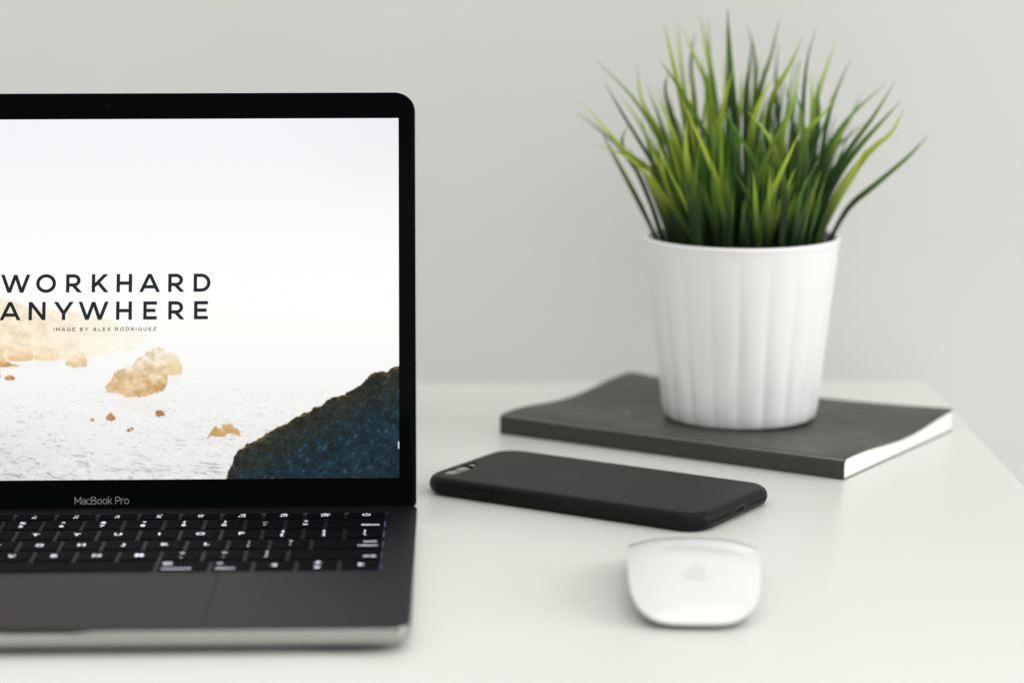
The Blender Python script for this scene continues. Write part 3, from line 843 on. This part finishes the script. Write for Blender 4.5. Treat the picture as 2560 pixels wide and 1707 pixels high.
sp_ = [(53.4 + (1.5 + .35 * math.sin(3 * a)) * math.cos(a * math.pi / 5), 51.1 + (2.6 + .6 * math.cos(2 * a)) * math.sin(a * math.pi / 5)) for a in range(10)]
obj('scuff', mesh('scuff', [(x, y, nz(x, y) + .12) for x, y in sp_], [tuple(range(10))], smooth=False), mat('pale_scuff', (.42, .41, .38), .7), NB)

# ------------------------------------------------------------------ potted grass
PZ = 9.35
PCX, PCY = 129.0, 1411.5
RB, RT_, PHT = 43.0, 55.0, 103.2
PP = thing('potted_plant', 'artificial grass in a fluted white ceramic pot standing on the notebook', 'plant', (PCX, PCY, PZ), 0)
NAp = 400
def flute(a):
    d = ((math.degrees(a) + 90 + 6) % 18) / 18 - .5     # grooves 18 degrees apart
    return (1 - (2 * abs(d)) ** 2.2)
def pot_ring(r, z, amp):
    return [(r * math.cos(2 * math.pi * k_ / NAp) + amp * (flute(2 * math.pi * k_ / NAp) - .6) * math.cos(2 * math.pi * k_ / NAp),
             r * math.sin(2 * math.pi * k_ / NAp) + amp * (flute(2 * math.pi * k_ / NAp) - .6) * math.sin(2 * math.pi * k_ / NAp), z) for k_ in range(NAp)]
Lp = [pot_ring(RB - 5.5, 0, 0), pot_ring(RB - 3.2, 0.15, .3), pot_ring(RB - 1.4, .9, .7), pot_ring(RB - .4, 2.2, 1.0)]
for i in range(1, 25):
    u_ = i / 24; z = 3.2 + (PHT - 5.5) * u_
    amp = .95 * (1 - float(sstep(.15, .95, u_))) + .42 * (1 - float(sstep(.86, 1.0, u_)))
    Lp.append(pot_ring(RB + (RT_ - RB) * (z / PHT) ** 1.05, z, amp))
for dr, z in ((0.1, PHT - 1.3), (-.25, PHT - .5), (-.9, PHT - .08), (-1.5, PHT), (-2.2, PHT - .25), (-2.7, PHT - .9), (-3.0, PHT - 2), (-4.3, PHT - 14)):
    Lp.append(pot_ring(RT_ + dr, z, 0))
v, f = loft(Lp, True, False)
POT = obj('pot', mesh('pot', v, f, sharp=50), M_pot, PP)
SOZ = PHT - 12
sv = [[(r * math.cos(a * math.pi / 30) , r * math.sin(a * math.pi / 30), SOZ + (1.5 * math.cos(r * .09)) + .6 * math.sin(a * 5 + r)) for a in range(60)] for r in (RT_ - 4.0, 40, 30, 20, 10, 1)]
v, f = loft(sv, False, True)
obj('filler', mesh('filler', v, f, sharp=0), M_soil, PP)

rnd = random.Random(11)
def spline(P, n_):
    """Catmull-Rom through the control points, n_ + 1 samples"""
    P = [2 * P[0] - P[1]] + P + [2 * P[-1] - P[-2]]
    segs = len(P) - 3; out = []
    for i in range(n_ + 1):
        u_ = i / n_ * segs; k_ = min(int(u_), segs - 1); t_ = u_ - k_
        p0, p1, p2, p3 = P[k_:k_ + 4]
        out.append(.5 * (2 * p1 + (p2 - p0) * t_ + (2 * p0 - 5 * p1 + 4 * p2 - p3) * t_ ** 2 + (3 * p1 - p0 - 3 * p2 + p3) * t_ ** 3))
    return out
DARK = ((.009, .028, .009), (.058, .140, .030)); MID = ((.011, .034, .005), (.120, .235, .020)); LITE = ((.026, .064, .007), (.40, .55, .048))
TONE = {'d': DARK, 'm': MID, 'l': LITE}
def leaf(ctrl, w, tone, face=None, twist=0.0, segs=12):
    """ctrl: points root -> tip in mm, pot coordinates; w: half width"""
    pts = spline([Vector(c_) for c_ in ctrl], segs)
    vs = []; cols = []
    a0, a1 = TONE[tone]; jt = rnd.uniform(.85, 1.18); jr = rnd.uniform(.85, 1.2)
    side_prev = None
    for i, p_ in enumerate(pts):
        u_ = i / segs
        d = (pts[min(i + 1, segs)] - pts[max(i - 1, 0)]).normalized()
        nrm = face if face is not None else Vector((0, -1, 0))
        sd = d.cross(nrm)
        if sd.length < .1: sd = d.cross(Vector((1, 0, 0)))
        sd.normalize()
        sd = Matrix.Rotation(twist * (u_ - .2), 3, d) @ sd
        if side_prev is not None and sd.dot(side_prev) < 0: sd = -sd
        side_prev = sd
        fn = sd.cross(d).normalized()
        hw = w * (.62 + .38 * math.sin(min(1, u_ / .45) * math.pi / 2)) * (1 - max(0, (u_ - .38) / .62) ** 1.55)
        hw = max(hw, .12)
        vs += [p_ - sd * hw, p_ + fn * hw * .42, p_ + sd * hw]
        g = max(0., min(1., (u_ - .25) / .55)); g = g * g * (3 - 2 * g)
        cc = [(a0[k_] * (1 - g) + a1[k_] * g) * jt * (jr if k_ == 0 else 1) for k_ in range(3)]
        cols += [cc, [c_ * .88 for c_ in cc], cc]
    fs = []
    for i in range(segs):
        b = i * 3
        fs += [(b, b + 1, b + 4, b + 3), (b + 1, b + 2, b + 5, b + 4)]
    me_ = mesh('leaf', [tuple(q) for q in vs], fs, sharp=0)
    ca_ = me_.color_attributes.new('tint', 'FLOAT_COLOR', 'POINT')
    ca_.data.foreach_set('color', np.array([(*c_, 1) for c_ in cols], np.float32).ravel())
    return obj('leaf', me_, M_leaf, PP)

# single blades, laid out as an elevation of the tuft: x across and z up from the pot's foot (mm), y depth at root and tip.
# The elevation is written in tenths of a unit as read off a sketch: (x, y) -> millimetres
KX = 1 / 2.352
def elev(px, py, dep):
    """sketch point -> pot coordinates on the upright plane at that depth"""
    ux = (1400 + px * KX - 1280) / 6351.2; uy = -(py * KX - 853.5) / 6351.2
    dvec = fw + rt * ux + up * uy
    t_ = ((PCY + dep) * MM) / dvec.y
    q = Vector((0, 0, .307)) + dvec * t_
    return Vector((q.x / MM - PCX, dep, q.z / MM - PZ))
# (tone, half width mm, depth root, depth tip, [(x, y) tip ... root])
HERO = [
 ('l', 1.9, -8, -22, [(110, 590), (250, 735), (375, 880), (520, 990), (610, 1100), (720, 1460)]),
 ('d', 1.4, 20, 48, [(105, 665), (240, 770), (370, 890), (500, 1100), (610, 1440)]),
 ('l', 2.1, -30, -46, [(200, 855), (400, 925), (590, 1130), (720, 1300), (830, 1470)]),
 ('m', 1.7, 5, 12, [(215, 360), (420, 565), (560, 780), (640, 1000), (720, 1440)]),
 ('d', 1.8, 0, -6, [(265, 490), (380, 690), (560, 985), (640, 1150), (740, 1460)]),
 ('l', 2.0, 10, 24, [(455, 370), (480, 590), (600, 800), (690, 1000), (760, 1440)]),
 ('d', 1.4, -4, -16, [(402, 738), (366, 820), (395, 920), (490, 1080), (620, 1440)]),
 ('m', 1.8, 2, 2, [(230, 745), (320, 920), (470, 1200), (600, 1450)]),
 ('l', 1.7, 12, 24, [(345, 545), (470, 730), (580, 950), (660, 1200), (720, 1440)]),
 ('l', 2.0, -6, -16, [(548, 528), (640, 720), (700, 880), (760, 1150), (800, 1460)]),
 ('l', 2.2, 8, 6, [(612, 130), (655, 330), (720, 620), (770, 950), (800, 1460)]),
 ('m', 1.9, -14, -26, [(585, 355), (690, 500), (850, 780), (930, 1000), (980, 1460)]),
 ('d', 1.7, 6, -4, [(640, 428), (618, 520), (655, 690), (720, 900), (790, 1440)]),
 ('l', 1.9, 30, 46, [(690, 105), (705, 300), (740, 600), (800, 1000), (830, 1440)]),
 ('l', 2.2, 24, 36, [(725, 175), (800, 350), (870, 520), (900, 850), (930, 1440)]),
 ('l', 2.2, 30, 42, [(825, 85), (860, 280), (900, 500), (930, 850), (940, 1440)]),
 ('m', 1.9, 34, 50, [(868, 110), (880, 330), (890, 600), (900, 1000), (900, 1440)]),
 ('d', 1.8, 36, 56, [(792, 185), (770, 400), (800, 700), (850, 1440)]),
 ('m', 3.0, 6, 4, [(985, 48), (992, 250), (1005, 480), (1030, 800), (1040, 1460)]),
 ('l', 2.4, -10, -10, [(1020, 395), (975, 560), (920, 800), (890, 1000), (880, 1460)]),
 ('l', 2.7, -36, -44, [(748, 700), (738, 850), (752, 1000), (790, 1200), (830, 1470)]),
 ('l', 2.2, -34, -44, [(718, 600), (830, 840), (930, 1090), (965, 1280), (975, 1470)]),
 ('m', 2.0, -26, -36, [(960, 640), (1060, 810), (1160, 990), (1190, 1200), (1180, 1470)]),
 ('l', 2.2, -24, -34, [(1100, 650), (1200, 765), (1260, 880), (1300, 1100), (1300, 1470)]),
 ('m', 1.9, 24, 40, [(1100, 150), (1140, 300), (1150, 500), (1120, 800), (1100, 1440)]),
 ('d', 1.9, 10, 20, [(1128, 225), (1115, 400), (1090, 560), (1090, 900), (1080, 1440)]),
 ('m', 2.0, 16, 30, [(1292, 108), (1240, 330), (1185, 500), (1130, 800), (1110, 1440)]),
 ('d', 1.7, 26, 40, [(1282, 262), (1268, 500), (1280, 740), (1270, 1440)]),
 ('l', 2.2, -2, -6, [(1430, 215), (1345, 400), (1255, 560), (1220, 800), (1200, 1460)]),
 ('l', 2.6, -12, -16, [(1262, 438), (1180, 590), (1130, 760), (1110, 1000), (1090, 1460)]),
 ('d', 1.6, 14, 20, [(1310, 500), (1290, 700), (1280, 900), (1260, 1440)]),
 ('d', 2.1, 4, 2, [(1512, 158), (1455, 350), (1430, 600), (1425, 900), (1400, 1460)]),
 ('l', 2.2, -8, -14, [(1412, 368), (1370, 590), (1300, 820), (1260, 1100), (1230, 1460)]),
 ('m', 3.0, -32, -42, [(1388, 548), (1420, 680), (1440, 900), (1425, 1150), (1400, 1470)]),
 ('m', 2.5, -38, -46, [(1362, 615), (1260, 830), (1170, 1060), (1120, 1280), (1100, 1470)]),
 ('l', 2.8, -42, -54, [(1420, 758), (1330, 950), (1240, 1150), (1185, 1330), (1165, 1475)]),
 ('l', 2.2, 20, 32, [(1622, 238), (1560, 420), (1500, 620), (1470, 900), (1440, 1440)]),
 ('m', 2.0, 2, -2, [(1712, 342), (1625, 540), (1570, 720), (1530, 1000), (1480, 1460)]),
 ('l', 1.9, -18, -30, [(1625, 575), (1540, 680), (1440, 790), (1380, 1000), (1370, 1460)]),
 ('l', 1.9, 10, 12, [(1480, 425), (1482, 600), (1475, 900), (1450, 1440)]),
 ('m', 1.9, 4, 6, [(1912, 498), (1740, 650), (1600, 830), (1530, 1050), (1480, 1460)]),
 ('m', 2.1, -4, -12, [(1972, 480), (1840, 690), (1700, 880), (1570, 1090), (1480, 1460)]),
 ('m', 2.4, -10, -22, [(2003, 598), (1870, 740), (1730, 900), (1590, 1120), (1500, 1465)]),
 ('l', 2.8, -20, -30, [(2022, 640), (1950, 780), (1820, 890), (1660, 1100), (1560, 1300), (1500, 1470)]),
 ('m', 2.3, -2, -8, [(2165, 795), (2050, 920), (1850, 1090), (1690, 1230), (1585, 1450)]),
 ('l', 2.6, -26, -34, [(1805, 860), (1740, 980), (1640, 1140), (1550, 1320), (1490, 1470)]),
 ('m', 1.6, 26, 44, [(1775, 555), (1720, 670), (1620, 860), (1530, 1150), (1470, 1440)]),
 ('d', 1.5, 30, 50, [(1800, 720), (1700, 800), (1600, 900), (1520, 1150), (1470, 1440)]),
 ('m', 2.8, -44, -50, [(1255, 860), (1300, 1000), (1320, 1200), (1300, 1475)]),
 ('d', 2.0, -40, -50, [(1015, 990), (1090, 1120), (1150, 1280), (1170, 1475)]),
 ('m', 2.2, -42, -46, [(955, 1010), (985, 1200), (1005, 1475)]),
 ('m', 2.7, -40, -44, [(820, 830), (795, 1050), (775, 1250), (790, 1470)]),
 ('m', 2.2, -34, -40, [(1385, 1060), (1330, 1200), (1300, 1475)]),
 ('l', 1.8, 22, 36, [(1705, 690), (1640, 800), (1560, 1000), (1500, 1440)]),
 ('m', 1.7, 24, 36, [(1600, 560), (1560, 760), (1520, 1000), (1490, 1440)]),
 ('l', 2.0, 14, 10, [(1070, 410), (1060, 600), (1030, 850), (1010, 1440)]),
 ('d', 2.4, 12, 16, [(1325, 480), (1350, 640), (1390, 900), (1360, 1440)]),
 ('d', 2.4, 8, 6, [(1515, 470), (1520, 700), (1490, 950), (1450, 1440)]),
 ('m', 2.6, -16, -18, [(870, 590), (905, 800), (930, 1000), (950, 1460)]),
 ('m', 2.6, 14, 8, [(1215, 560), (1170, 760), (1150, 1000), (1150, 1440)]),
 ('d', 2.6, -6, -8, [(1000, 640), (1020, 850), (1050, 1100), (1060, 1460)]),
]
for tone, w, d0, d1, P_ in HERO:
    w *= .80
    P_ = P_[::-1]; m_ = len(P_) - 1
    ctrl = [elev(px, py, d0 + (d1 - d0) * (i / m_) ** 1.5) for i, (px, py) in enumerate(P_)]
    r0 = ctrl[0]; r0.z = min(r0.z, SOZ + 3)
    rr_ = math.hypot(r0.x, r0.y)
    if rr_ > 46:
        r0.x *= 46 / rr_; r0.y *= 46 / rr_
    # keep the stem inside the rim
    for c_ in ctrl[1:]:
        rr_ = math.hypot(c_.x, c_.y)
        if c_.z < PHT + 1 and rr_ > 49:
            c_.x *= 49 / rr_; c_.y *= 49 / rr_
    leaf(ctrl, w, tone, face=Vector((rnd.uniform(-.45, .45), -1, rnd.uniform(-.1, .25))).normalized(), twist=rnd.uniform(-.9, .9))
# the rest of the tuft
for k_ in range(228):
    a = rnd.uniform(0, 2 * math.pi); r = 43 * math.sqrt(rnd.random())
    if 120 <= k_ < 150: a = rnd.uniform(.25, .75) * math.pi
    x0, y0 = r * math.cos(a), r * math.sin(a)
    if k_ >= 215: x0, y0 = rnd.uniform(-30, 2), rnd.uniform(8, 32)
    ln = rnd.uniform(52, 92) * (1 - .18 * (r / 43) * (1 if y0 < 0 else .5))
    lean = (r / 43) * rnd.uniform(.10, .40) + rnd.uniform(-.08, .08)
    if y0 < -20: ln *= .80
    if 120 <= k_ < 150 or k_ >= 215: ln = rnd.uniform(84, 112)
    th = a + rnd.uniform(-.5, .5)
    dx, dy = math.cos(th), math.sin(th) * .8
    ctrl = []
    for j in range(5):
        u_ = j / 4
        b = ln * (lean * u_ + .30 * lean * u_ ** 2.2)
        ctrl.append(Vector((x0 + dx * b, y0 + dy * b, SOZ + 2 + ln * u_ * (1 - .18 * lean * u_))))
    tone = rnd.choice('ddmmmll') if k_ < 215 else rnd.choice('llm')
    face = Vector((dx * .6 + rnd.uniform(-.5, .5), dy * .3 - .8, .15)).normalized()
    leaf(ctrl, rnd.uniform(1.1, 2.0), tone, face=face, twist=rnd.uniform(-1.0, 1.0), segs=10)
